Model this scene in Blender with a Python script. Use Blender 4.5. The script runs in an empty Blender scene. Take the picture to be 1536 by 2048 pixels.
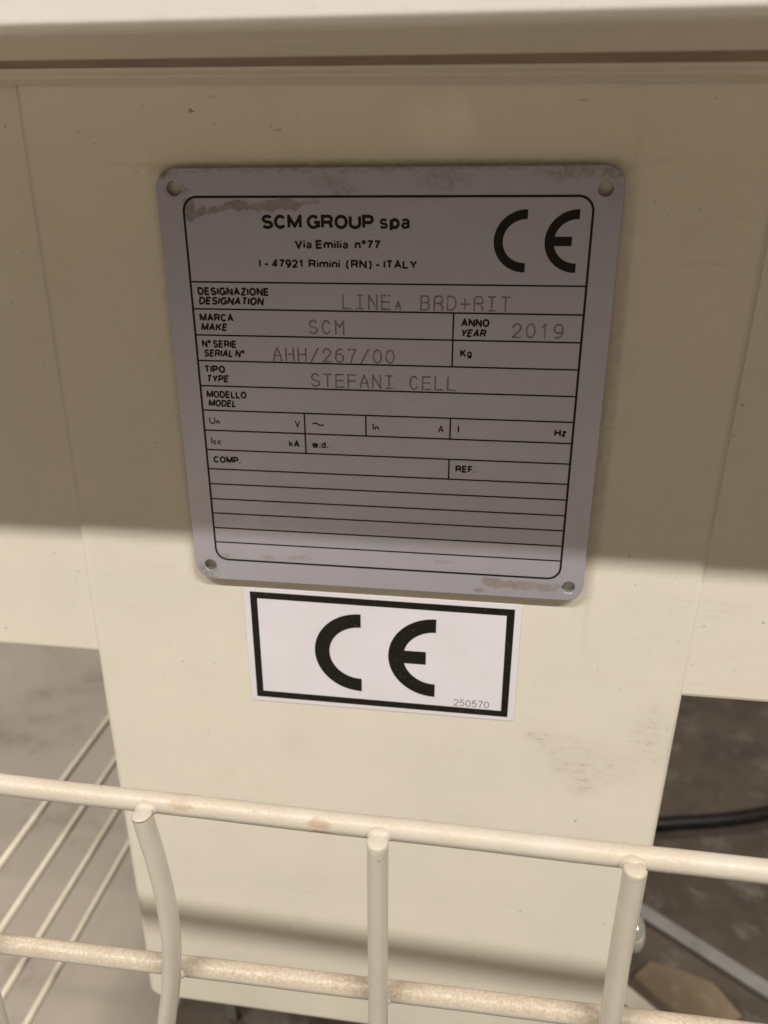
import bpy, bmesh, math, random
from mathutils import Vector, Matrix
random.seed(7)
S = bpy.context.scene
COL = S.collection
MM = 0.001
R = math.radians

# ------------------------------------------------------------------ camera, world, lamps, exposure
cam_d = bpy.data.cameras.new('camera')
cam_d.sensor_fit = 'VERTICAL'
cam_d.sensor_height = 24.0
cam_d.lens = 1565.663 / 2048 * 24.0
cam_d.clip_start = 0.01
cam_d.clip_end = 60
cam_d.dof.use_dof = True
cam_d.dof.focus_distance = 0.243
cam_d.dof.aperture_fstop = 8.0
cam = bpy.data.objects.new('camera', cam_d)
COL.objects.link(cam)
rot = Matrix(((0.99032, -0.049439, 0.129703), (0.138747, 0.379879, -0.914572), (-0.004056, 0.923714, 0.383061)))
cam.matrix_world = Matrix.Translation(Vector((94.509, -243.485, 2.410)) * MM) @ rot.to_4x4()
S.camera = cam

world = bpy.data.worlds.new('World')
S.world = world
world.use_nodes = True
bg = world.node_tree.nodes['Background']
bg.inputs['Color'].default_value = (1.0, 0.84, 0.73, 1)
bg.inputs['Strength'].default_value = 0.085

LAMP_COLOUR = (1.0, 0.935, 0.865)
def tube_lamp(name, x, length, watts):
    d = bpy.data.lights.new(name, 'AREA')
    d.shape = 'RECTANGLE'
    d.size = length
    d.size_y = 0.064
    d.energy = watts
    d.color = LAMP_COLOUR
    o = bpy.data.objects.new(name, d)
    COL.objects.link(o)
    o.location = (x, -0.820, 1.223)
    o.rotation_euler = (-math.atan2(0.820, 1.373), 0, 0)
    return o
tube_lamp('tube_lamp', -0.80, 1.1, 58)
tube_lamp('tube_lamp', 0.97, 1.1, 71)
rear_fill = tube_lamp('tube_lamp', -1.3, 0.8, 34)          # added fill lamp, unseen, brightening the floor behind on the left
rear_fill.location = (-1.3, 1.25, 1.6)
rear_fill.rotation_euler = (0, R(-12), 0)
rear_fill.data.size_y = 0.15

S.view_settings.view_transform = 'Standard'
S.view_settings.look = 'None'
S.view_settings.exposure = 0.0
S.view_settings.gamma = 1.0
S.view_settings.use_curve_mapping = False

# ------------------------------------------------------------------ node helpers
class Nodes:
    def __init__(self, name):
        self.mat = bpy.data.materials.new(name)
        self.mat.use_nodes = True
        self.t = self.mat.node_tree
        self.bsdf = self.t.nodes['Principled BSDF']
        g = self.t.nodes.new('ShaderNodeNewGeometry')
        self.geo = g
        v = self.vm('SCALE', g.outputs['Position'])
        v.node.inputs['Scale'].default_value = 1000.0
        self.pos = v                                # world position in millimetres
    def new(self, t): return self.t.nodes.new(t)
    def link(self, a, b): self.t.links.new(a, b)
    def put(self, sock, v):
        if hasattr(v, 'is_output'): self.link(v, sock)
        else: sock.default_value = v
    def vm(self, op, a, b=None):
        n = self.new('ShaderNodeVectorMath'); n.operation = op
        self.put(n.inputs[0], a)
        if b is not None: self.put(n.inputs[1], b)
        return n.outputs['Value'] if op in ('LENGTH', 'DISTANCE', 'DOT_PRODUCT') else n.outputs['Vector']
    def m(self, op, a, b=None, c=None):
        n = self.new('ShaderNodeMath'); n.operation = op
        self.put(n.inputs[0], a)
        if b is not None: self.put(n.inputs[1], b)
        if c is not None: self.put(n.inputs[2], c)
        return n.outputs[0]
    def noise(self, scale, detail=4, rough=0.55, vec=None, off=(0, 0, 0), stretch=(1, 1, 1)):
        v = self.vm('ADD', vec if vec is not None else self.pos, off)
        if stretch != (1, 1, 1): v = self.vm('MULTIPLY', v, stretch)
        n = self.new('ShaderNodeTexNoise')
        n.inputs['Scale'].default_value = scale
        n.inputs['Detail'].default_value = detail
        n.inputs['Roughness'].default_value = rough
        self.link(v, n.inputs['Vector'])
        return n.outputs['Fac']
    def ramp(self, f, lo, hi, a=0.0, b=1.0):
        n = self.new('ShaderNodeMapRange'); n.interpolation_type = 'SMOOTHSTEP'
        self.put(n.inputs['Value'], f)
        n.inputs['From Min'].default_value = lo; n.inputs['From Max'].default_value = hi
        n.inputs['To Min'].default_value = a; n.inputs['To Max'].default_value = b
        return n.outputs['Result']
    def mix(self, f, a, b):
        n = self.new('ShaderNodeMix'); n.data_type = 'RGBA'
        self.put(n.inputs['Factor'], f)
        for s, v in ((n.inputs['A'], a), (n.inputs['B'], b)):
            if hasattr(v, 'is_output'): self.link(v, s)
            else: s.default_value = (*v, 1) if len(v) == 3 else v
        return n.outputs['Result']
    def warped(self, scale, amount):
        n = self.new('ShaderNodeTexNoise'); n.inputs['Scale'].default_value = scale; n.inputs['Detail'].default_value = 3
        self.link(self.pos, n.inputs['Vector'])
        c = self.vm('SUBTRACT', n.outputs['Color'], (0.5, 0.5, 0.5))
        s = self.vm('MULTIPLY', c, (amount, amount, amount))
        return self.vm('ADD', self.pos, s)
    def blobs(self, items, vec, soft=0.35):
        """union of ellipses (x, z, rx, rz, strength) in world millimetres"""
        tot = None
        for x, z, rx, rz, st in items:
            d = self.vm('SUBTRACT', vec, (x, 0, z))
            d = self.vm('MULTIPLY', d, (1 / rx, 0, 1 / rz))
            l = self.vm('LENGTH', d)
            k = self.ramp(l, 1 - soft, 1 + soft, st, 0.0)
            tot = k if tot is None else self.m('MAXIMUM', tot, k)
        return tot
    def specks(self, cell, lo, hi, thin, off=(0, 0, 0)):
        """sparse small specks: voronoi dots kept only where a second random value is high"""
        v = self.new('ShaderNodeTexVoronoi'); v.inputs['Scale'].default_value = 1.0 / cell
        self.link(self.vm('ADD', self.warped(1.2, 0.5), off), v.inputs['Vector'])
        dot = self.ramp(v.outputs['Distance'], lo, hi, 1.0, 0.0)
        sep = self.new('ShaderNodeSeparateColor'); self.link(v.outputs['Color'], sep.inputs[0])
        keep = self.ramp(sep.outputs[0], 1 - thin, 1.0, 0.0, 1.0)
        return self.m('MULTIPLY', dot, keep)
    def bump(self, h, strength, dist):
        b = self.new('ShaderNodeBump'); b.inputs['Strength'].default_value = strength; b.inputs['Distance'].default_value = dist
        self.link(h, b.inputs['Height']); self.link(b.outputs[0], self.bsdf.inputs['Normal'])
    def set(self, col=None, rough=None, metal=None, spec=None):
        if col is not None: self.put(self.bsdf.inputs['Base Color'], col if hasattr(col, 'is_output') else (*col, 1))
        if rough is not None: self.put(self.bsdf.inputs['Roughness'], rough)
        if metal is not None: self.put(self.bsdf.inputs['Metallic'], metal)
        if spec is not None: self.put(self.bsdf.inputs['Specular IOR Level'], spec)
        return self.mat

def cream_paint(name, base, dirt=True):
    n = Nodes(name)
    c = n.mix(n.ramp(n.noise(0.012, 3), 0.35, 0.7), base, tuple(v * f for v, f in zip(base, (0.955, 0.965, 0.96))))
    c = n.mix(n.m('MULTIPLY', n.ramp(n.noise(0.05, 5, 0.65, off=(40, 3, 9)), 0.5, 0.75), 0.35), c, tuple(v * f for v, f in zip(base, (0.90, 0.90, 0.86))))
    grime = (0.20, 0.175, 0.13)
    c = n.mix(n.m('MULTIPLY', n.specks(9.0, 0.03, 0.085, 0.55), 0.55), c, grime)
    c = n.mix(n.m('MULTIPLY', n.specks(4.2, 0.05, 0.14, 0.30, (31, 7, 12)), 0.34), c, grime)
    c = n.mix(n.m('MULTIPLY', n.specks(2.1, 0.06, 0.2, 0.16, (5, 17, 3)), 0.28), c, grime)
    c = n.mix(n.m('MULTIPLY', n.ramp(n.noise(0.35, 6, 0.75, off=(2, 9, 21)), 0.55, 0.8), 0.16), c, (0.48, 0.42, 0.32))
    rub = n.m('MULTIPLY', n.ramp(n.noise(0.02, 3, .5, off=(8, 2, 40)), 0.5, 0.72), n.ramp(n.noise(0.10, 6, 0.7, stretch=(0.25, 1, 2.4)), 0.5, 0.7))
    c = n.mix(n.m('MULTIPLY', rub, 0.22), c, (0.46, 0.39, 0.28))
    if dirt:
        w = n.warped(0.22, 5.0)
        zone = n.blobs([(118, -187.5, 7, 2.4, .8), (124, -193, 7, 3.0, .7), (131, -200, 7, 4.5, .9), (136, -208, 5.5, 5.5, .9),
                        (143, -199, 11, 8, .55), (158, -184, 7, 13, .6), (133, -191, 14, 5, .45)], w, 0.6)
        streak = n.ramp(n.noise(0.42, 6, 0.7, stretch=(0.55, 1, 1.35)), 0.49, 0.68)
        c = n.mix(n.m('MULTIPLY', n.m('MULTIPLY', zone, streak), 0.55), c, (0.32, 0.235, 0.14))
        c = n.mix(n.m('MULTIPLY', zone, 0.16), c, (0.42, 0.36, 0.27))
        # dried wipe mark and two scuffs above the plate
        wipe = n.blobs([(72, 19, 5, 5, .5), (80, 19.5, 5, 6, .6), (77, 15, 10, 3.5, .4)], w, 0.7)
        c = n.mix(n.m('MULTIPLY', wipe, 0.6), c, (0.93, 0.92, 0.86))
        scuff = n.blobs([(4.2, 23, 1.1, .3, .9), (3.9, 23.3, .5, .4, 1), (10.5, 26.5, 1.6, .35, .35), (29.5, 17.8, 1.2, .25, .5), (115, 24, 2.0, .4, .35)], n.warped(0.9, 1.4), 0.5)
        c = n.mix(n.m('MULTIPLY', scuff, 0.75), c, (0.13, 0.11, 0.08))
        # grime that collects along the plate's top and right edges
        line = n.blobs([(60, 8.9, 66, .9, .55), (-6, 7.5, 4, 2, .5), (126, 7, 5, 2.5, .5), (130.6, -62, 1.9, 62, .55), (-9.5, -60, 1.0, 60, .25)], n.warped(0.35, 1.5), 0.6)
        c = n.mix(n.m('MULTIPLY', line, n.ramp(n.noise(0.3, 4), .3, .65, .35, .75)), c, (0.27, 0.22, 0.13))
    n.bump(n.noise(0.8, 3, .6), 0.13, 0.0005)
    n.set(c, n.ramp(n.noise(0.08, 4), 0.3, 0.7, 0.36, 0.50), 0, 0.42)
    return n.mat

def plate_metal():
    n = Nodes('anodised_aluminium')
    base = (0.475, 0.475, 0.55)
    c = n.mix(n.ramp(n.noise(0.03, 3), 0.35, 0.65), base, (0.462, 0.460, 0.528))
    c = n.mix(n.m('MULTIPLY', n.ramp(n.noise(2.2, 3, 0.7), 0.4, 0.75), 0.10), c, (0.33, 0.31, 0.31))
    w = n.warped(0.35, 4.0)
    glue = n.blobs([(1.7, -3.4, 1.9, 3.0, 1), (4.5, -4.6, 3, 1.2, .9), (7.5, -4.0, 3, 1.0, .85), (11.4, -2.9, 3.4, 1.0, .85), (17, -2.1, 3.6, 1.5, .95),
                    (24.9, -2.6, 5.5, 1.4, .8), (32, -2.1, 5, 1.6, .75), (38.7, -1.6, 3.4, 1.1, .5)], w, 0.14)
    edge = n.ramp(n.noise(0.5, 5), 0.3, 0.6, 0.55, 1.0)
    c = n.mix(n.m('MULTIPLY', n.m('MULTIPLY', glue, edge), 0.78), c, (0.215, 0.18, 0.115))
    soil = n.blobs([(-5.4, 6.6, 2.2, 1.5, 1), (.6, 2.0, 1.9, 1.2, 1), (-.4, 3.0, .9, .8, .6), (-2.6, 2.4, 3.0, 3.0, .35), (44.7, 3.8, 5, 2.2, .40), (49, 1.6, 4, 1.2, .4),
                    (78, 4.2, 7, 2.6, .45), (73, -.6, 4, .7, .4), (113, 6.2, 9, 1.9, .6), (124, 6.3, 5, 1.8, .65), (60, 7.4, 68, .7, .5), (125, 3, 3, 5, .25),
                    (-3.6, -124.6, 3.4, 3.4, .55), (93, -126, 1.5, .6, .7), (4, -118.7, 4, .9, .4), (19, -118.4, 4, .8, .35), (30, -117.7, 5, .9, .4), (81, -116.2, 4, .7, .3)], w, 0.5)
    c = n.mix(n.m('MULTIPLY', n.m('MULTIPLY', soil, n.ramp(n.noise(0.6, 5, .7, off=(3, 8, 2)), 0.32, 0.62)), 0.92), c, (0.20, 0.18, 0.125))
    rust = n.blobs([(97, -122.2, 3.5, 1.6, .9), (102.5, -123.0, 5, 1.7, .9), (109, -123, 5.5, 1.5, .75), (115, -123.1, 5, 1.7, .7), (119, -122.8, 2.5, 1.5, .6)], w, 0.22)
    c = n.mix(n.m('MULTIPLY', n.m('MULTIPLY', rust, n.ramp(n.noise(0.55, 5, .7, off=(9, 1, 4)), 0.28, 0.6, .35, 1)), 0.72), c, (0.30, 0.225, 0.12))
    c = n.mix(n.m('MULTIPLY', n.specks(6.0, 0.03, 0.07, 0.35, (3, 2, 8)), 0.6), c, (0.72, 0.70, 0.66))
    n.bump(n.noise(3.0, 2, .6), 0.06, 0.0002)
    n.set(c, n.ramp(n.noise(0.15, 4), 0.3, 0.7, 0.41, 0.45), 0.55, 0.4)
    return n.mat

def ink(name, speck=0.0):
    n = Nodes(name)
    c = n.mix(n.ramp(n.noise(0.9, 4, .7), 0.4, 0.75), (0.006, 0.0055, 0.005), (0.013, 0.012, 0.010))
    if speck:
        c = n.mix(n.m('MULTIPLY', n.specks(1.5, 0.06, 0.20, 0.5), speck), c, (0.30, 0.29, 0.22))
        c = n.mix(n.m('MULTIPLY', n.ramp(n.noise(0.8, 6, .75, off=(5, 5, 5)), 0.52, 0.8), speck * .5), c, (0.12, 0.115, 0.09))
    n.set(c, 0.5, 0, 0.25)
    return n.mat

def paper():
    n = Nodes('white_vinyl')
    c = n.mix(n.ramp(n.noise(0.04, 4), 0.35, 0.7), (0.745, 0.735, 0.78), (0.715, 0.70, 0.735))
    c = n.mix(n.m('MULTIPLY', n.specks(7, 0.03, 0.07, 0.3), 0.3), c, (0.4, 0.38, 0.33))
    n.set(c, 0.42, 0, 0.4)
    return n.mat

def wire_paint(name='cream_wire_coating', dust=(0.50, 0.405, 0.295), cover=(0.25, 1.0)):
    n = Nodes(name)
    base = (0.555, 0.53, 0.455)
    c = n.mix(n.ramp(n.noise(0.10, 4), 0.35, 0.7), base, (0.53, 0.50, 0.425))
    sep = n.new('ShaderNodeSeparateXYZ'); n.link(n.geo.outputs['Normal'], sep.inputs[0])
    up = n.ramp(sep.outputs['Z'], -0.15, 0.55)
    grain = n.ramp(n.noise(1.1, 6, 0.7), 0.28, 0.70, 0.15, 1.0)
    patch = n.ramp(n.noise(0.035, 3, off=(12, 0, 5)), 0.34, 0.58, *cover)
    c = n.mix(n.m('MULTIPLY', n.m('MULTIPLY', n.m('MULTIPLY', up, grain), patch), 0.85), c, dust)
    c = n.mix(n.m('MULTIPLY', n.specks(7.0, 0.03, 0.08, 0.30), 0.6), c, (0.34, 0.24, 0.15))
    mark = n.blobs([(53, -159.3, 3.2, 1.1, .8), (53.8, -161.6, 2.7, .6, 1), (13, -159.2, 3.6, 1.0, .6), (-11, -163.4, .6, .5, 1), (70.6, -163.8, .35, .35, 1)], n.warped(0.7, 1.2), 0.4)
    c = n.mix(n.m('MULTIPLY', mark, 0.7), c, (0.36, 0.22, 0.12))
    n.bump(n.noise(1.0, 4, .6), 0.25, 0.0005)
    n.set(c, n.m('ADD', n.m('MULTIPLY', n.m('MULTIPLY', up, grain), 0.38), 0.22), 0, 0.5)
    return n.mat

def plain(name, a, b, scale=0.02, rough=0.7, metal=0.0, c3=None, sc3=0.1, bump=0.0):
    n = Nodes(name)
    c = n.mix(n.ramp(n.noise(scale, 5, .65), 0.32, 0.68), a, b)
    if c3: c = n.mix(n.m('MULTIPLY', n.ramp(n.noise(sc3, 5, .7, off=(17, 4, 2)), 0.5, 0.72), 0.7), c, c3)
    if bump: n.bump(n.noise(scale * 8, 5, .6), bump, 0.002)
    n.set(c, rough, metal, 0.35)
    return n.mat

M = {}
M['panel'] = cream_paint('cream_panel_paint', (0.745, 0.705, 0.60))
M['hood'] = cream_paint('cream_hood_paint', (0.735, 0.705, 0.67), dirt=False)
M['housing'] = cream_paint('cream_housing_paint', (0.745, 0.705, 0.60), dirt=False)
M['rail'] = cream_paint('shade_darkened_rail', (0.56, 0.52, 0.44), dirt=False)  # cream darkened so the colour carries the shade under the hood
M['groove'] = plain('dark_brown_strip', (0.25, 0.18, 0.14), (0.20, 0.145, 0.11), 0.05, 0.8)
M['plate'] = plate_metal()
M['ink'] = ink('black_print')
M['sticker_ink'] = ink('black_sticker_print', 0.55)
M['paper'] = paper()
M['small_ink'] = plain('grey_print', (0.06, 0.056, 0.055), (0.10, 0.095, 0.09), 1.5, 0.5)
M['pad'] = plain('dark_foam_tape', (0.20, 0.18, 0.14), (0.15, 0.13, 0.10), 0.2, 0.9)
M['stamp'] = plain('stamped_dots', (0.17, 0.155, 0.16), (0.25, 0.23, 0.235), 0.5, 0.6, 0.2)
M['wire'] = wire_paint()
M['wire_dusty'] = wire_paint('dusty_wire_coating', (0.37, 0.26, 0.15), (0.85, 1.0))
M['wire_far'] = plain('cream_wire_paint_old', (0.70, 0.64, 0.52), (0.58, 0.52, 0.41), 0.02, 0.45)
M['concrete'] = plain('concrete_floor', (0.40, 0.35, 0.295), (0.345, 0.30, 0.25), 0.006, 0.75, 0, (0.22, 0.185, 0.135), 0.012, 0.2)
M['floor_shade'] = plain('shaded_floor_tone', (0.072, 0.056, 0.041), (0.115, 0.09, 0.07), 0.012, 0.85, 0, (0.20, 0.175, 0.15), 0.03, 0.2)  # dark colour that paints shade onto the floor
M['card'] = plain('brown_cardboard', (0.27, 0.20, 0.13), (0.20, 0.15, 0.095), 0.012, 0.85, 0, (0.33, 0.27, 0.19), 0.05)
M['zinc'] = plain('dull_zinc', (0.36, 0.35, 0.32), (0.28, 0.27, 0.24), 0.03, 0.5, 0.3)
M['cable'] = plain('black_cable_sheath', (0.010, 0.009, 0.009), (0.018, 0.017, 0.016), 0.05, 0.45)
M['screw'] = plain('screw_zinc', (0.55, 0.56, 0.48), (0.48, 0.50, 0.42), 0.2, 0.13, 0.55)
M['frame_dark'] = plain('dark_machine_frame', (0.16, 0.13, 0.095), (0.10, 0.08, 0.055), 0.02, 0.6)

# ------------------------------------------------------------------ object helpers
def tag(o, label=None, cat=None, group=None, kind=None):
    for k, v in (('label', label), ('category', cat), ('group', group), ('kind', kind)):
        if v: o[k] = v
    return o
def empty(name, loc):
    o = bpy.data.objects.new(name, None)
    o.empty_display_size = 0.02
    o.location = Vector(loc) * MM
    COL.objects.link(o)
    return o
def wloc(o):
    v = o.location.copy()
    while o.parent:
        o = o.parent; v += o.location
    return v
def obj(name, bm, mat, parent=None, smooth=False, origin=None):
    """link a bmesh built in world millimetres as one mesh object"""
    off = wloc(parent) if parent else (Vector(origin) * MM if origin else Vector())
    for v in bm.verts: v.co = v.co * MM - off
    me = bpy.data.meshes.new(name)
    bm.normal_update(); bm.to_mesh(me); bm.free()
    me.materials.append(mat)
    if smooth:
        for p in me.polygons: p.use_smooth = True
    o = bpy.data.objects.new(name, me)
    COL.objects.link(o)
    if parent: o.parent = parent
    elif origin: o.location = Vector(origin) * MM
    return o
def box(bm, x0, x1, y0, y1, z0, z1, bevel=0.0, seg=3):
    r = bmesh.ops.create_cube(bm, size=1)
    for v in r['verts']:
        v.co = Vector((x0 + (v.co.x + .5) * (x1 - x0), y0 + (v.co.y + .5) * (y1 - y0), z0 + (v.co.z + .5) * (z1 - z0)))
    if bevel:
        es = list({e for v in r['verts'] for e in v.link_edges})
        bmesh.ops.bevel(bm, geom=es, offset=bevel, segments=seg, affect='EDGES', profile=0.5)
    return bm
def tube(bm, pts, r, seg=16, cap=True, dome=False):
    pts = [Vector(p) for p in pts]
    rings = []
    up = None
    n = len(pts)
    radii = [r] * n
    if dome:
        d = (pts[0] - pts[1]).normalized()
        pts = [pts[0], pts[0] - d * r * .08, pts[0] - d * r * .25] + pts[1:]
        radii = [r * .86, r * .97, r * 1.02] + [r] * (n - 1)
        n = len(pts)
    for i, p in enumerate(pts):
        t = (pts[min(i + 1, n - 1)] - pts[max(i - 1, 0)]).normalized()
        if up is None:
            up = Vector((0, 0, 1)) if abs(t.z) < .9 else Vector((0, 1, 0))
        a = t.cross(up).normalized(); b = a.cross(t).normalized(); up = b
        rings.append([bm.verts.new(p + (a * math.cos(k * 2 * math.pi / seg) + b * math.sin(k * 2 * math.pi / seg)) * radii[i]) for k in range(seg)])
    for A, B in zip(rings, rings[1:]):
        for k in range(seg):
            bm.faces.new((A[k], A[(k + 1) % seg], B[(k + 1) % seg], B[k]))
    if cap:
        bm.faces.new(rings[0][::-1]); bm.faces.new(rings[-1])
    bmesh.ops.recalc_face_normals(bm, faces=bm.faces)
    return bm
def smooth_path(pts, sub=14):
    P = [Vector(p) for p in pts]; out = []
    for i in range(len(P) - 1):
        a, b, c, d = P[max(i - 1, 0)], P[i], P[i + 1], P[min(i + 2, len(P) - 1)]
        for k in range(sub):
            t = k / sub
            out.append(0.5 * ((2 * b) + (c - a) * t + (2 * a - 5 * b + 4 * c - d) * t * t + (3 * b - a - 3 * c + d) * t ** 3))
    out.append(P[-1]); return out
def rrect(x0, z0, x1, z1, r, seg=8):
    """rounded rectangle, counter-clockwise, x right and z up; r is one radius or four (bl, br, tr, tl)"""
    rr = r if isinstance(r, (list, tuple)) else (r,) * 4
    out = []
    for (cx, cz, a0), q in zip(((x0, z0, 180), (x1, z0, 270), (x1, z1, 0), (x0, z1, 90)), rr):
        sx = 1 if cx == x0 else -1; sz = 1 if cz == z0 else -1
        if q <= 0: out.append((cx, cz)); continue
        for k in range(seg + 1):
            a = R(a0 + 90 * k / seg)
            out.append((cx + sx * q + q * math.cos(a), cz + sz * q + q * math.sin(a)))
    return out
def circle(cx, cz, r, n=28):
    return [(cx + r * math.cos(2 * math.pi * k / n), cz + r * math.sin(2 * math.pi * k / n)) for k in range(n)]
def sheet(loops, y_front, y_back, bevel=0.0, seg=3):
    """flat sheet with holes standing in the x-z plane, front face at y_front (towards the camera)"""
    cu = bpy.data.curves.new('tmp', 'CURVE'); cu.dimensions = '2D'; cu.fill_mode = 'BOTH'
    cu.extrude = (y_back - y_front) / 2 - bevel; cu.bevel_depth = bevel; cu.bevel_resolution = seg; cu.offset = -bevel
    for lp in loops:
        s = cu.splines.new('POLY'); s.points.add(len(lp) - 1); s.use_cyclic_u = True
        for p, (x, z) in zip(s.points, lp): p.co = (x, z, 0, 1)
    o = bpy.data.objects.new('tmp', cu); COL.objects.link(o)
    me = bpy.data.meshes.new_from_object(o.evaluated_get(bpy.context.evaluated_depsgraph_get()))
    bm = bmesh.new(); bm.from_mesh(me)
    bpy.data.objects.remove(o); bpy.data.curves.remove(cu); bpy.data.meshes.remove(me)
    for v in bm.verts:
        x, z, y = v.co
        v.co = (x, (y_front + y_back) / 2 - y, z)
    bmesh.ops.remove_doubles(bm, verts=bm.verts, dist=1e-4)
    bmesh.ops.recalc_face_normals(bm, faces=bm.faces)
    return bm

# ------------------------------------------------------------------ lettering: a drawn sans-serif stroke alphabet
def arc(cx, cy, rx, ry, a0, a1, n=14):
    return [(cx + rx * math.cos(R(a0 + (a1 - a0) * k / n)), cy + ry * math.sin(R(a0 + (a1 - a0) * k / n))) for k in range(n + 1)]
RING = lambda cx, cy, rx, ry: arc(cx, cy, rx, ry, 90, 450, 24)
X = 0.71
G = {
 'A': (.72, [[(0, 0), (.5, 1), (1, 0)], [(.19, .34), (.81, .34)]]),
 'B': (.66, [[(0, 0), (0, 1), (.55, 1)] + arc(.58, .76, .38, .24, 90, -90) + [(0, .52)], [(.55, .52)] + arc(.6, .26, .40, .26, 90, -90) + [(0, 0)]]),
 'C': (.70, [arc(.5, .5, .5, .5, 38, 322, 24)]),
 'D': (.68, [[(0, 0), (0, 1), (.4, 1)] + arc(.4, .5, .6, .5, 90, -90) + [(0, 0)]]),
 'E': (.60, [[(1, 1), (0, 1), (0, 0), (1, 0)], [(0, .52), (.92, .52)]]),
 'F': (.56, [[(1, 1), (0, 1), (0, 0)], [(0, .5), (.9, .5)]]),
 'G': (.74, [arc(.5, .5, .5, .5, 42, 330, 24) + [(1, .46), (.56, .46)], [(1, .46), (1, 0)]]),
 'H': (.68, [[(0, 0), (0, 1)], [(1, 0), (1, 1)], [(0, .52), (1, .52)]]),
 'I': (.17, [[(.5, 0), (.5, 1)]]),
 'K': (.68, [[(0, 0), (0, 1)], [(.95, 1), (.05, .38)], [(.34, .6), (1, 0)]]),
 'L': (.56, [[(0, 1), (0, 0), (1, 0)]]),
 'M': (.80, [[(0, 0), (0, 1), (.5, .12), (1, 1), (1, 0)]]),
 'N': (.68, [[(0, 0), (0, 1), (1, 0), (1, 1)]]),
 'O': (.74, [RING(.5, .5, .5, .5)]),
 'P': (.64, [[(0, 0), (0, 1), (.6, 1)] + arc(.62, .72, .38, .28, 90, -90) + [(0, .44)]]),
 'R': (.69, [[(0, 0), (0, 1), (.58, 1)] + arc(.6, .74, .36, .26, 90, -90) + [(0, .48)], [(.55, .48), (.86, .34), (.92, 0)]]),
 'S': (.65, [arc(.5, .745, .46, .255, 25, 270, 16) + arc(.5, .245, .5, .245, 90, -160, 16)[1:]]),
 'T': (.62, [[(0, 1), (1, 1)], [(.5, 1), (.5, 0)]]),
 'U': (.68, [[(0, 1), (0, .34)] + arc(.5, .34, .5, .34, 180, 360, 16) + [(1, 1)]]),
 'V': (.68, [[(0, 1), (.5, 0), (1, 1)]]),
 'Y': (.68, [[(0, 1), (.5, .42), (1, 1)], [(.5, .42), (.5, 0)]]),
 'Z': (.62, [[(.02, 1), (.97, 1), (.02, 0), (1, 0)]]),
 'a': (.54, [arc(.46, X - .17, .42, .17, 165, 0, 10) + [(.88, .12), (1, 0)], [(.88, .42)] + arc(.44, .19, .42, .19, 80, 300, 14) + [(.88, .2)]]),
 'c': (.52, [arc(.5, X / 2, .5, X / 2, 45, 315, 18)]),
 'd': (.57, [RING(.45, X / 2, .45, X / 2), [(.95, 0), (.95, 1)]]),
 'f': (.32, [[(.42, 0), (.42, .8)] + arc(.85, .8, .43, .2, 180, 95, 8), [(0, X - .02), (.95, X - .02)]]),
 'g': (.57, [RING(.45, X / 2, .45, X / 2), [(.95, X), (.95, -.05)] + arc(.48, -.05, .47, .2, 0, -160, 12)]),
 'i': (.15, [[(.5, 0), (.5, X)], [(.5, .89), (.5, 1.06)]]),
 'k': (.54, [[(0, 0), (0, 1)], [(.92, X), (.05, .26)], [(.36, .44), (1, 0)]]),
 'l': (.15, [[(.5, 0), (.5, 1)]]),
 'm': (.84, [[(0, 0), (0, X)], [(0, .45)] + arc(.25, .47, .25, X - .47, 180, 0, 10) + [(.5, 0)], [(.5, .45)] + arc(.75, .47, .25, X - .47, 180, 0, 10) + [(1, 0)]]),
 'n': (.53, [[(0, 0), (0, X)], [(0, .42)] + arc(.5, .45, .5, X - .45, 180, 0, 12) + [(1, 0)]]),
 'p': (.57, [RING(.55, X / 2, .45, X / 2), [(.05, X), (.05, -.24)]]),
 's': (.50, [arc(.5, .53, .44, .18, 20, 270, 12) + arc(.5, .175, .5, .175, 90, -160, 12)[1:]]),
 'w': (.76, [[(0, X), (.25, 0), (.5, X), (.75, 0), (1, X)]]),
 'z': (.48, [[(0, X), (.96, X), (.02, 0), (1, 0)]]),
 '0': (.55, [RING(.5, .5, .5, .5)]),
 '1': (.40, [[(.05, .74), (.5, .84), (.85, 1), (.85, 0)]]),
 '2': (.54, [arc(.5, .70, .48, .30, 175, -25, 16) + [(.02, 0), (1, 0)]]),
 '4': (.57, [[(.76, 0), (.76, 1), (0, .27), (1, .27)]]),
 '5': (.54, [[(.92, 1), (.2, 1), (.08, .50)] + arc(.48, .33, .50, .33, 130, -160, 18)]),
 '6': (.55, [RING(.5, .32, .5, .32), arc(.62, .45, .62, .55, 70, 195, 14)]),
 '7': (.54, [[(0, 1), (1, 1), (.55, .45), (.36, 0)]]),
 '9': (.55, [RING(.5, .68, .5, .32), arc(.38, .55, .62, .55, 250, 375, 14)]),
 '°': (.36, [RING(.5, .86, .5, .15)]),
 '-': (.46, [[(0, .37), (1, .37)]]),
 '.': (.15, [[(.5, -.03), (.5, .14)]]),
 '(': (.40, [arc(1.25, .4, 1.2, .74, 120, 240, 12)]),
 ')': (.40, [arc(-.25, .4, 1.2, .74, 60, -60, 12)]),
 '~': (1.0, [[(k / 20, .40 + .16 * math.sin(k / 20 * 2 * math.pi)) for k in range(21)]]),
 '/': (.5, [[(0, -.1), (1, 1.05)]]),
 '+': (.55, [[(0, .45), (1, .45)], [(.5, .1), (.5, .8)]]),
}
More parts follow.
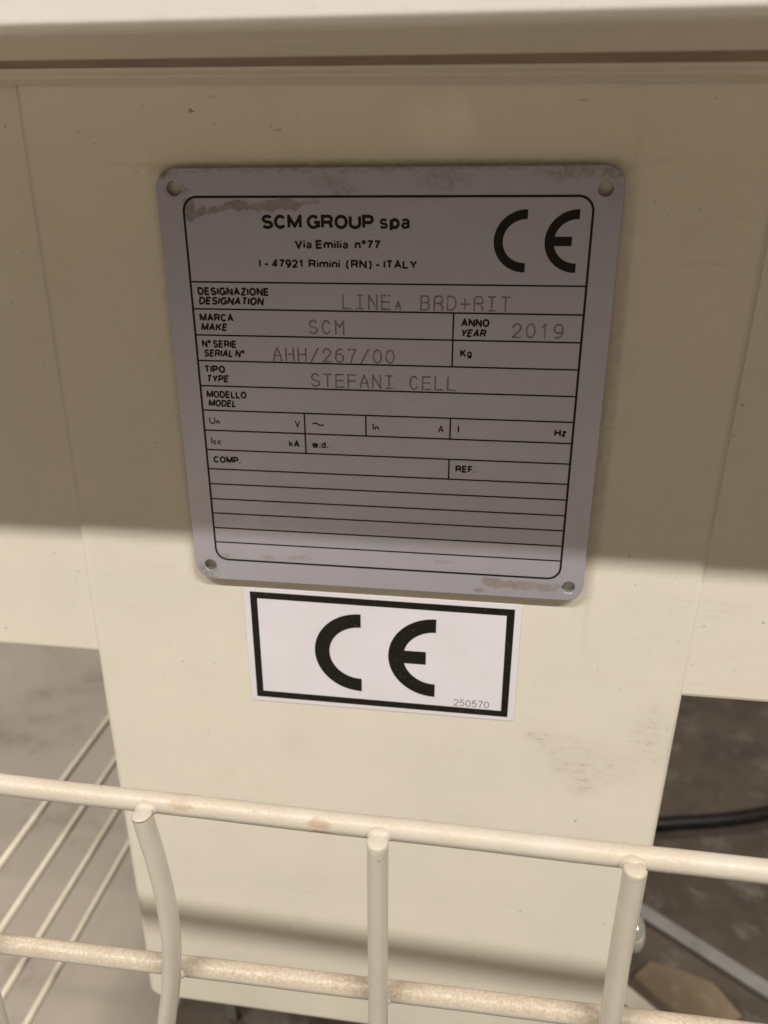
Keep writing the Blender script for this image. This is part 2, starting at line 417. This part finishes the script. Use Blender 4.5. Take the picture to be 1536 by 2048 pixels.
def ribbon(bm, pts, w, y, tol=1e-6):
    """flat stroke of width w along pts (x, z) with mitred joints"""
    P = [Vector(p) for p in pts]
    Q = [P[0]]
    for p in P[1:]:
        if (p - Q[-1]).length > 1e-4: Q.append(p)
    closed = len(Q) > 3 and (Q[0] - Q[-1]).length < 1e-3
    if closed: Q.pop()
    n = len(Q); L = []; Rr = []
    for i in range(n):
        if closed: a, b = Q[i - 1], Q[(i + 1) % n]
        else: a, b = Q[max(i - 1, 0)], Q[min(i + 1, n - 1)]
        d0 = (Q[i] - a); d1 = (b - Q[i])
        if d0.length < tol: d0 = d1
        if d1.length < tol: d1 = d0
        d0 = d0.normalized(); d1 = d1.normalized()
        t = d0 + d1
        if t.length < .2: t = d1.copy()
        t.normalize(); nn = Vector((-t.y, t.x))
        k = min(1 / max(abs(nn.dot(Vector((-d1.y, d1.x)))), .3), 1.6)
        L.append(bm.verts.new((Q[i].x + nn.x * w / 2 * k, y, Q[i].y + nn.y * w / 2 * k)))
        Rr.append(bm.verts.new((Q[i].x - nn.x * w / 2 * k, y, Q[i].y - nn.y * w / 2 * k)))
    for i in range(n if closed else n - 1):
        j = (i + 1) % n
        bm.faces.new((L[i], Rr[i], Rr[j], L[j]))
def strokes(bm, pts, w, y):
    """a ribbon, but broken at sharp corners so that every limb keeps its full width"""
    P = [Vector(p) for p in pts]
    cuts = [0]
    for i in range(1, len(P) - 1):
        a = P[i] - P[i - 1]; b = P[i + 1] - P[i]
        if a.length > 1e-5 and b.length > 1e-5 and a.angle(b) > R(62): cuts.append(i)
    cuts.append(len(P) - 1)
    for k, (i, j) in enumerate(zip(cuts, cuts[1:])):
        q = [p.copy() for p in P[i:j + 1]]
        if i != 0: q[0] -= (q[1] - q[0]).normalized() * w * .42
        if j != len(P) - 1: q[-1] += (q[-1] - q[-2]).normalized() * w * .42
        ribbon(bm, q, w, y - 0.0005 * k)
THIN = []
def glyph_paths(text, h, s, gap=.085, space=.27):
    """stroke paths of a line of text at cap height h, stroke s (fraction of h), laid out from x = 0"""
    x = 0; out = []; thin = THIN; thin.clear()
    for ch in text:
        if ch == ' ': x += space; continue
        w, st = G[ch]
        w = w * 1.22 if ch not in 'Iil.' else s
        iw = w - s
        for p in st:
            thin.append(ch in 'asgdek')
            out.append([((x + s / 2 + a * iw) * h, (s / 2 + b * (1 - s)) * h) for a, b in p])
        x += w + gap
    return out, (x - gap) * h
def write(name, text, x0, x1, z0, h, s, parent, mat, y, italic=False, gap=.085, space=.27, sub=None, tilt=0.0):
    """text fitted between x0 and x1 on the baseline z0; sub = index where smaller subscript letters begin"""
    bm = bmesh.new()
    if sub is None: paths, wid = glyph_paths(text, h, s, gap, space)
    else:
        paths, w1 = glyph_paths(text[:sub], h, s, gap, space)
        p2, w2 = glyph_paths(text[sub:], h * .72, s * 1.25, gap, space)
        paths += [[(a + w1 + .10 * h, b) for a, b in p] for p in p2]; wid = w1 + .10 * h + w2
    sh = 0.20 if italic else 0.0
    k = (x1 - x0 - sh * h) / wid
    for i, p in enumerate(paths):
        f = 0.78 if sub is None and THIN[i] else 1.0
        q = [(x0 + a * k + sh * b, z0 + b + (a * k) * tilt) for a, b in p]
        strokes(bm, q, s * h * (0.3 + 0.7 * min(k, 1.15)) * 1.12 * f, y - 0.0012 * (i % 5))
    return obj(name, bm, mat, parent)
def ce_letters(name, parent, mat, y, cx, ex, z_mid, r_out, stroke, c_end, e_end, bar_end, sx=1.0):
    """the C and the E of the mark: two open rings, the E with a middle bar"""
    bm = bmesh.new()
    rm = r_out - stroke / 2
    for k, (left, end) in enumerate(((cx, c_end), (ex, e_end))):
        c0 = left + r_out * sx
        pts = [(end, z_mid + rm)] + [(c0 + rm * sx * math.cos(R(a)), z_mid + rm * math.sin(R(a))) for a in range(90, 271, 6)] + [(end, z_mid - rm)]
        ribbon(bm, pts, stroke, y)
        if k: ribbon(bm, [(left + stroke * .6, z_mid), (bar_end, z_mid)], stroke * .98, y - 0.02)
    return obj(name, bm, mat, parent)

# ------------------------------------------------------------------ the setting
FLOOR = -620.0
bm = bmesh.new()
for v in ((-6000, -4000), (6000, -4000), (6000, 8000), (-6000, 8000)): bm.verts.new((v[0], v[1], FLOOR))
bm.faces.new(bm.verts)
tag(obj('floor', bm, M['concrete']), kind='structure')

# ------------------------------------------------------------------ machine cabinet
cab = tag(empty('machine_cabinet', (56, 150, FLOOR)), 'cream painted machine cabinet with a hood ledge over its narrow front panel', 'machine')
pan = [(-50.2, 40), (-54.4, -190), (-55.2, -320)] + [(-56.2 + 6 - 6 * math.cos(R(a)), -355.4 - 6 * math.sin(R(a))) for a in range(0, 91, 15)] \
    + [(162.6 - 6 + 6 * math.sin(R(a)), -356.9 - 6 * math.cos(R(a))) for a in range(0, 91, 15)] + [(163.6, -337), (164.9, -283), (166.4, -192), (170.5, 40)]
o = obj('front_panel', sheet([pan], 0.0, 26.0, 3.0, 4), M['panel'], cab)
for p in o.data.polygons: p.use_smooth = len(p.vertices) == 4
# hood: folded sheet profile (distance in front of the panel, height), run along x with the slight slope it has
def tilt(d): return -0.0165 + 0.0105 * d / 88
def extrude_profile(prof, x0, x1, smooth_from=None):
    bm = bmesh.new()
    A = [bm.verts.new((x0, -d, z + tilt(d) * (x0 - 69))) for d, z in prof]
    B = [bm.verts.new((x1, -d, z + tilt(d) * (x1 - 69))) for d, z in prof]
    n = len(prof)
    for i in range(n):
        j = (i + 1) % n
        bm.faces.new((A[i], A[j], B[j], B[i]))
    bm.faces.new(A[::-1]); bm.faces.new(B)
    bmesh.ops.recalc_face_normals(bm, faces=bm.faces)
    return bm
def corner(d, z, r, a0, a1, n=6):
    return [(d + r * math.cos(R(a0 + (a1 - a0) * k / n)), z + r * math.sin(R(a0 + (a1 - a0) * k / n))) for k in range(n + 1)]
hood = corner(87.0, 30.2, 1.2, 0, -90) + [(83.2, 29.1), (83.2, 36), (-20, 71), (-20, 76)] + corner(85.2, 73, 3, 90, 0)
obj('hood', extrude_profile(hood, -230, 360), M['hood'], cab)
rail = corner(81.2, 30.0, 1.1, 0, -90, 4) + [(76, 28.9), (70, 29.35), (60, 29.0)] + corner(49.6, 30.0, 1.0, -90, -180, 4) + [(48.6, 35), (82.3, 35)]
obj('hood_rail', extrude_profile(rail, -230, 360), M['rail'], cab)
obj('groove_strip', extrude_profile([(48.4, 29.5), (40, 29.15), (30.2, 29.5), (30.2, 35), (48.4, 35)], -230, 360), M['groove'], cab)  # dark brown strip filling the groove between rail and flange
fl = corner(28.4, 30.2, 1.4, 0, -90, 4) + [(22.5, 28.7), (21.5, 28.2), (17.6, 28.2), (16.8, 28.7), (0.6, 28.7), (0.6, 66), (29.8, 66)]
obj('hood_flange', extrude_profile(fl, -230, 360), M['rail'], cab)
bm = bmesh.new(); box(bm, -118, 226, 1.2, 330, -166, 66, 2)
obj('housing', bm, M['housing'], cab)
bm = bmesh.new(); box(bm, -72, 158, 190, 320, FLOOR + 10, -162, 2)
obj('base_frame', bm, M['frame_dark'], cab)
bm = bmesh.new(); box(bm, -90, -82, 156, 164, FLOOR + 10, -161, 1)
obj('support_leg', bm, M['zinc'], cab)
# domed screw head on the panel's right flank
bm = bmesh.new()
rings = []
for k, (r, h) in enumerate(((9.0, 0), (9.0, 2.2), (8.2, 4.0), (6.6, 5.4), (4.2, 6.3), (1.2, 6.7))):
    rings.append([bm.verts.new((164.6 + h, 13 + r * math.cos(2 * math.pi * j / 24), -295.5 + r * math.sin(2 * math.pi * j / 24))) for j in range(24)])
for A, B in zip(rings, rings[1:]):
    for j in range(24): bm.faces.new((A[j], A[(j + 1) % 24], B[(j + 1) % 24], B[j]))
bm.faces.new(rings[-1])
bmesh.ops.recalc_face_normals(bm, faces=bm.faces)
obj('screw_head', bm, M['screw'], cab, True)

# ------------------------------------------------------------------ rating plate
T0 = 2.5
pl = tag(empty('rating_plate', (60, -T0 / 2, -128)), 'grey metal rating plate with four corner holes, printed form and stamped entries', 'rating plate')
holes = [(-2.55, 2.45), (122.9, 2.0), (-2.55, -122.5), (123.25, -122.85)]
o = obj('plate', sheet([rrect(-8.1, -127.9, 128.1, 7.9, 6.0)] + [circle(x, z, 2.15) for x, z in holes], -T0, -1.3, 0.28, 2), M['plate'], pl)
o = obj('adhesive_pad', sheet([rrect(-6.9, -126.7, 126.9, 6.7, 5)] + [circle(x, z, 2.8) for x, z in holes], -1.28, -0.02), M['pad'], pl)
Y = -T0 - 0.03
ROWS = [-24.4, -32.58, -40.7, -48.86, -57.08, -65.25, -72.13, -78.92, -85.75, -91.18, -96.7, -102.05, -107.6, -113.07]
bm = bmesh.new()
ring = rrect(0, -119.85, 120, 0, 4.2, 8)
ribbon(bm, ring + [ring[0]], 0.70, Y)
for z in ROWS: ribbon(bm, [(0.25, z), (119.75, z)], 0.50, Y + 0.004)
for x, a, b in ((81.75, 1, 3), (34.33, 5, 7), (54.55, 5, 6), (81.72, 5, 6), (81.68, 7, 8)):
    ribbon(bm, [(x, ROWS[a]), (x, ROWS[b])], 0.52, Y + 0.008)
obj('printed_form', bm, M['ink'], pl)
write('maker_name', 'SCM GROUP spa', 23.9, 68.55, -8.85, 3.85, .195, pl, M['ink'], Y, gap=.07, space=.28)
write('maker_address', 'Via Emilia  n°77', 33.68, 59.58, -14.45, 2.45, .205, pl, M['ink'], Y, gap=.085)
write('maker_address', 'I - 47921  Rimini  (RN) - ITALY', 22.34, 70.59, -19.93, 2.35, .20, pl, M['ink'], Y, gap=.085)
ce_letters('ce_mark', pl, M['ink'], Y, 92.6, 107.05, -12.08, 8.6, 2.62, 102.0, 116.45, 114.8, 1.06)
LABELS = [
 ('DESIGNAZIONE', 2.04, 24.94, -28.38, 0), ('DESIGNATION', 2.02, 23.3, -31.25, 1), ('MARCA', 1.94, 12.96, -36.4, 0), ('MAKE', 2.0, 11.0, -39.35, 1),
 ('N° SERIE', 1.9, 13.37, -44.63, 0), ('SERIAL N°', 2.1, 15.8, -47.6, 1), ('TIPO', 1.9, 8.84, -52.75, 0), ('TYPE', 2.2, 10.1, -55.82, 1),
 ('MODELLO', 1.92, 15.37, -61.04, 0), ('MODEL', 2.1, 12.0, -64.0, 1), ('ANNO', 84.13, 92.58, -36.58, 0), ('YEAR', 83.95, 92.0, -39.68, 1),
 ('Kg', 84.09, 87.75, -45.78, 0), ('V', 31.0, 32.8, -70.08, 0), ('A', 77.9, 79.7, -70.15, 0), ('f', 83.8, 84.95, -70.0, 0), ('Hz', 114.32, 117.95, -69.98, 0),
 ('kA', 28.66, 32.3, -76.92, 0), ('w.d.', 36.42, 41.95, -76.9, 0), ('COMP.', 2.18, 11.65, -83.52, 0), ('REF.', 83.82, 90.13, -83.28, 0), ('~', 36.7, 40.9, -69.75, 0)]
for t, a, b, z, it in LABELS:
    write('field_caption', t, a, b, z, 2.4, .225 if len(t) > 1 else .155, pl, M['ink'], Y, bool(it), gap=.075)
for t, a, b, z in (('Un', 1.96, 5.5, -69.93), ('In', 56.7, 58.8, -70.07), ('Icc', 1.94, 5.5, -76.88)):
    write('field_caption', t, a, b, z, 2.33, .15, pl, M['ink'], Y, gap=.10, sub=1)
# dot-peened entries
STAMP = dict(G)
STAMP['I'] = (.6, [[(.1, 1), (.9, 1)], [(.5, 1), (.5, 0)], [(.1, 0), (.9, 0)]])
STAMP['R'] = (.6, [[(0, 0), (0, .8), (.2, 1), (.8, 1), (1, .8), (1, .6), (.8, .5), (0, .5)], [(.6, .5), (1, .25), (1, 0)]])
STAMP['A'] = (.6, [[(0, 0), (.12, .45), (.5, 1), (.88, .45), (1, 0)], [(.12, .38), (.88, .38)]])
STAMP['M'] = (.6, [[(0, 0), (0, 1), (.5, .5), (1, 1), (1, 0)]])
STAMP['1'] = (.6, [[(.25, .8), (.55, 1), (.55, 0)]])
def stamp(text, x0, x1, z0, h, hollow=()):
    n = len(text); cw = 2.45
    pitch = (x1 - x0 - cw) / (n - 1)
    bm = bmesh.new()
    for i, ch in enumerate(text):
        if ch == ' ': continue
        small = .55 if i in hollow else 1.0
        for p in STAMP[ch][1]:
            q = [Vector((x0 + i * pitch + (a * small + (1 - small) * .3) * cw, z0 + b * h * small)) for a, b in p]
            for a, b in zip(q, q[1:]):
                m = max(1, int((b - a).length / 0.26))
                for k in range(m + 1):
                    c = a.lerp(b, k / m)
                    if random.random() < 0.05: continue
                    r = 0.30 * random.uniform(.75, 1.12)
                    cx, cz = c.x + random.uniform(-.03, .03), c.y + random.uniform(-.03, .03)
                    yy = Y + 0.012 + random.uniform(-.008, .008)
                    bm.faces.new([bm.verts.new((cx + r * math.cos(R(t)), yy, cz + r * math.sin(R(t)))) for t in range(0, 360, 60)])
    return obj('stamped_entry', bm, M['stamp'], pl)
stamp('LINEA BRD+RIT', 48.0, 98.25, -31.75, 4.0, (4,))
stamp('SCM', 37.14, 47.97, -39.5, 3.95)
stamp('2019', 99.62, 114.32, -39.42, 3.95)
stamp('AHH/267/00', 25.24, 63.68, -48.2, 3.95)
stamp('STEFANI CELL', 37.25, 83.04, -56.18, 3.95)

# ------------------------------------------------------------------ CE sticker
st = tag(empty('ce_sticker', (58, 0, -181)), 'white sticker with black border and large CE letters under the metal plate', 'sticker')
def quad_ring(a, b, y, name, mat):
    bm = bmesh.new()
    A = [bm.verts.new((x, y, z)) for x, z in a]; B = [bm.verts.new((x, y, z)) for x, z in b]
    for i in range(4):
        j = (i + 1) % 4
        bm.faces.new((A[i], A[j], B[j], B[i]))
    return obj(name, bm, mat, st)
obj('vinyl', sheet([rrect(7.8, -181.1, 108.4, -131.9, 1.2, 4)], -0.22, -0.03, 0.05, 1), M['paper'], st)
quad_ring([(10.2, -179.2), (105.9, -179.5), (106.1, -133.9), (10.4, -133.4)], [(12.85, -176.4), (103.4, -176.9), (103.35, -136.6), (13.0, -136.1)], -0.25, 'border', M['sticker_ink'])
ce_letters('ce_mark', st, M['sticker_ink'], -0.25, 33.7, 61.2, -156.55, 16.55, 5.55, 51.3, 78.7, 75.2, 1.04)
write('part_number', '250570', 85.85, 98.93, -176.25, 2.95, .085, st, M['small_ink'], -0.25, gap=.16)

# ------------------------------------------------------------------ wire mesh guard in front of the panel
def gd(x): return 77.6 + 0.0286 * x          # distance in front of the panel
WR = 2.95
gm = tag(empty('wire_mesh_guard', (60, -107, FLOOR)), 'cream wire mesh guard with two dusty horizontal wires standing before the panel', 'wire mesh')
def hbar(z0, z1, mat='wire', xa=-203, xb=320):
    bm = bmesh.new(); pts = []
    n = 40
    for k in range(n + 1):
        x = xa + (xb - xa) * k / n
        pts.append((x, -gd(x), z0 + (z1 - z0) * (x + 14.5) / 161.0 + 0.12 * math.sin(x * .09)))
    tube(bm, pts, WR * 1.05, 20)
    return obj('horizontal_wire', bm, M[mat], gm, True)
hbar(-161.6, -159.3)
hbar(-229.4, -221.0, 'wire_dusty')
hbar(-297.0, -287.0, 'wire_dusty')
def vbar(pts):
    bm = bmesh.new()
    tube(bm, smooth_path(pts), WR, 32, True, True)
    return obj('vertical_wire', bm, M['wire'], gm, True)
FW = 5.5
def vp(x, z, k=0.0): return (x, -(gd(x) + FW + k), z)
vbar([vp(2.3, -160.6), vp(3.2, -168), vp(4.4, -177), vp(5.6, -192), vp(5.6, -208), vp(4.3, -222), vp(2.4, -234), vp(-0.8, -250.7), vp(-3.0, -270), vp(-3.4, -370)])
vbar([vp(69.95, -159.6), vp(69.6, -232), vp(69.4, -370)])
vbar([vp(136.4, -157.6), vp(136.05, -188), vp(136.2, -218), vp(136.2, -370)])
for x in (-64, -131, 203, 270): vbar([vp(x, -160.4), vp(x, -230), vp(x, -370)])

for x, z in ((2.3, -161.4), (69.95, -160.4), (136.4, -159.4), (-64, -162), (203, -158.6), (3.4, -228.4), (69.6, -225.6), (136.2, -222.6)):
    bm = bmesh.new()
    bmesh.ops.create_icosphere(bm, subdivisions=3, radius=1.0)
    for v in bm.verts: v.co = Vector((x + v.co.x * 3.7, -(gd(x) + 2.4) + v.co.y * 2.5, z + v.co.z * 2.4))
    obj('weld', bm, M['wire'], gm, True)

# side mesh running away from the camera on the left
sm = tag(empty('wire_mesh_guard', (-205, 200, FLOOR)), 'blurred pale wire mesh running back across the floor left of the panel', 'wire mesh')
for z in (-398, -440, -485, -531):
    bm = bmesh.new()
    tube(bm, [(-203, -100, z), (-203, 200, z), (-202, 620, z)], 2.6, 14)
    obj('horizontal_wire', bm, M['wire_far'], sm, True)
for y in (-98, 700):
    bm = bmesh.new()
    tube(bm, [(-207, y, -340), (-207, y, FLOOR)], 2.0, 10)
    obj('vertical_wire', bm, M['wire_far'], sm, True)

# ------------------------------------------------------------------ things on the floor behind
bm = bmesh.new()
box(bm, -135, 900, -1100, 900, FLOOR + 1, FLOOR + 9, 2)  # added sheet, dark like shaded floor; its unseen front part cuts bounced light
tag(obj('floor_shade_sheet', bm, M['floor_shade'], None, False, (240, -100, FLOOR)), 'dark sheet added as painted shade on the floor under and right of the panel', 'mat')
def floor_bar(name, pts, w, h, mat, label, cat):
    (x0, y0), (x1, y1) = pts
    d = Vector((x1 - x0, y1 - y0)); L = d.length; d.normalize(); nrm = Vector((-d.y, d.x))
    bm = bmesh.new(); box(bm, 0, L, -w / 2, w / 2, FLOOR + 10, FLOOR + 10 + h, 1.0, 2)
    for v in bm.verts:
        p = Vector((x0, y0)) + d * v.co.x + nrm * v.co.y
        v.co = (p.x, p.y, v.co.z)
    return tag(obj(name, bm, mat, None, False, ((x0 + x1) / 2, (y0 + y1) / 2, FLOOR + 10)), label, cat)
floor_bar('flat_steel_bar', ((215, 329), (430, 173)), 14, 6, M['zinc'], 'dull grey flat steel bar lying on the floor beside the screw head', 'steel bar')
floor_bar('steel_strip', ((208, 233), (305, 146)), 16, 6, M['wire_far'], 'pale grey steel strip at the lower right corner of the panel', 'steel strip')
bm = bmesh.new()
pts = [(234, 236), (249, 250), (272, 246), (297, 237), (313, 211), (291, 195), (263, 208), (246, 222)]
A = [bm.verts.new((x, y, FLOOR + 10)) for x, y in pts]; B = [bm.verts.new((x + 2, y + 1, FLOOR + 14)) for x, y in pts]
for i in range(8): bm.faces.new((A[i], A[(i + 1) % 8], B[(i + 1) % 8], B[i]))
bm.faces.new(B); bm.faces.new(A[::-1]); bmesh.ops.recalc_face_normals(bm, faces=bm.faces)
tag(obj('cardboard_scrap', bm, M['card'], None, False, (265, 215, FLOOR + 10)), 'torn brown cardboard scrap on the floor beside the pale steel strip', 'cardboard')
bm = bmesh.new()
tube(bm, smooth_path([(180, 398, FLOOR + 18), (273, 408, FLOOR + 18), (300, 412, FLOOR + 18), (400, 440, FLOOR + 18), (560, 520, FLOOR + 18)]), 7, 12)
tag(obj('power_cable', bm, M['cable'], None, True, (330, 420, FLOOR + 10)), 'thick black power cable crossing the floor behind the right edge of the panel', 'cable')
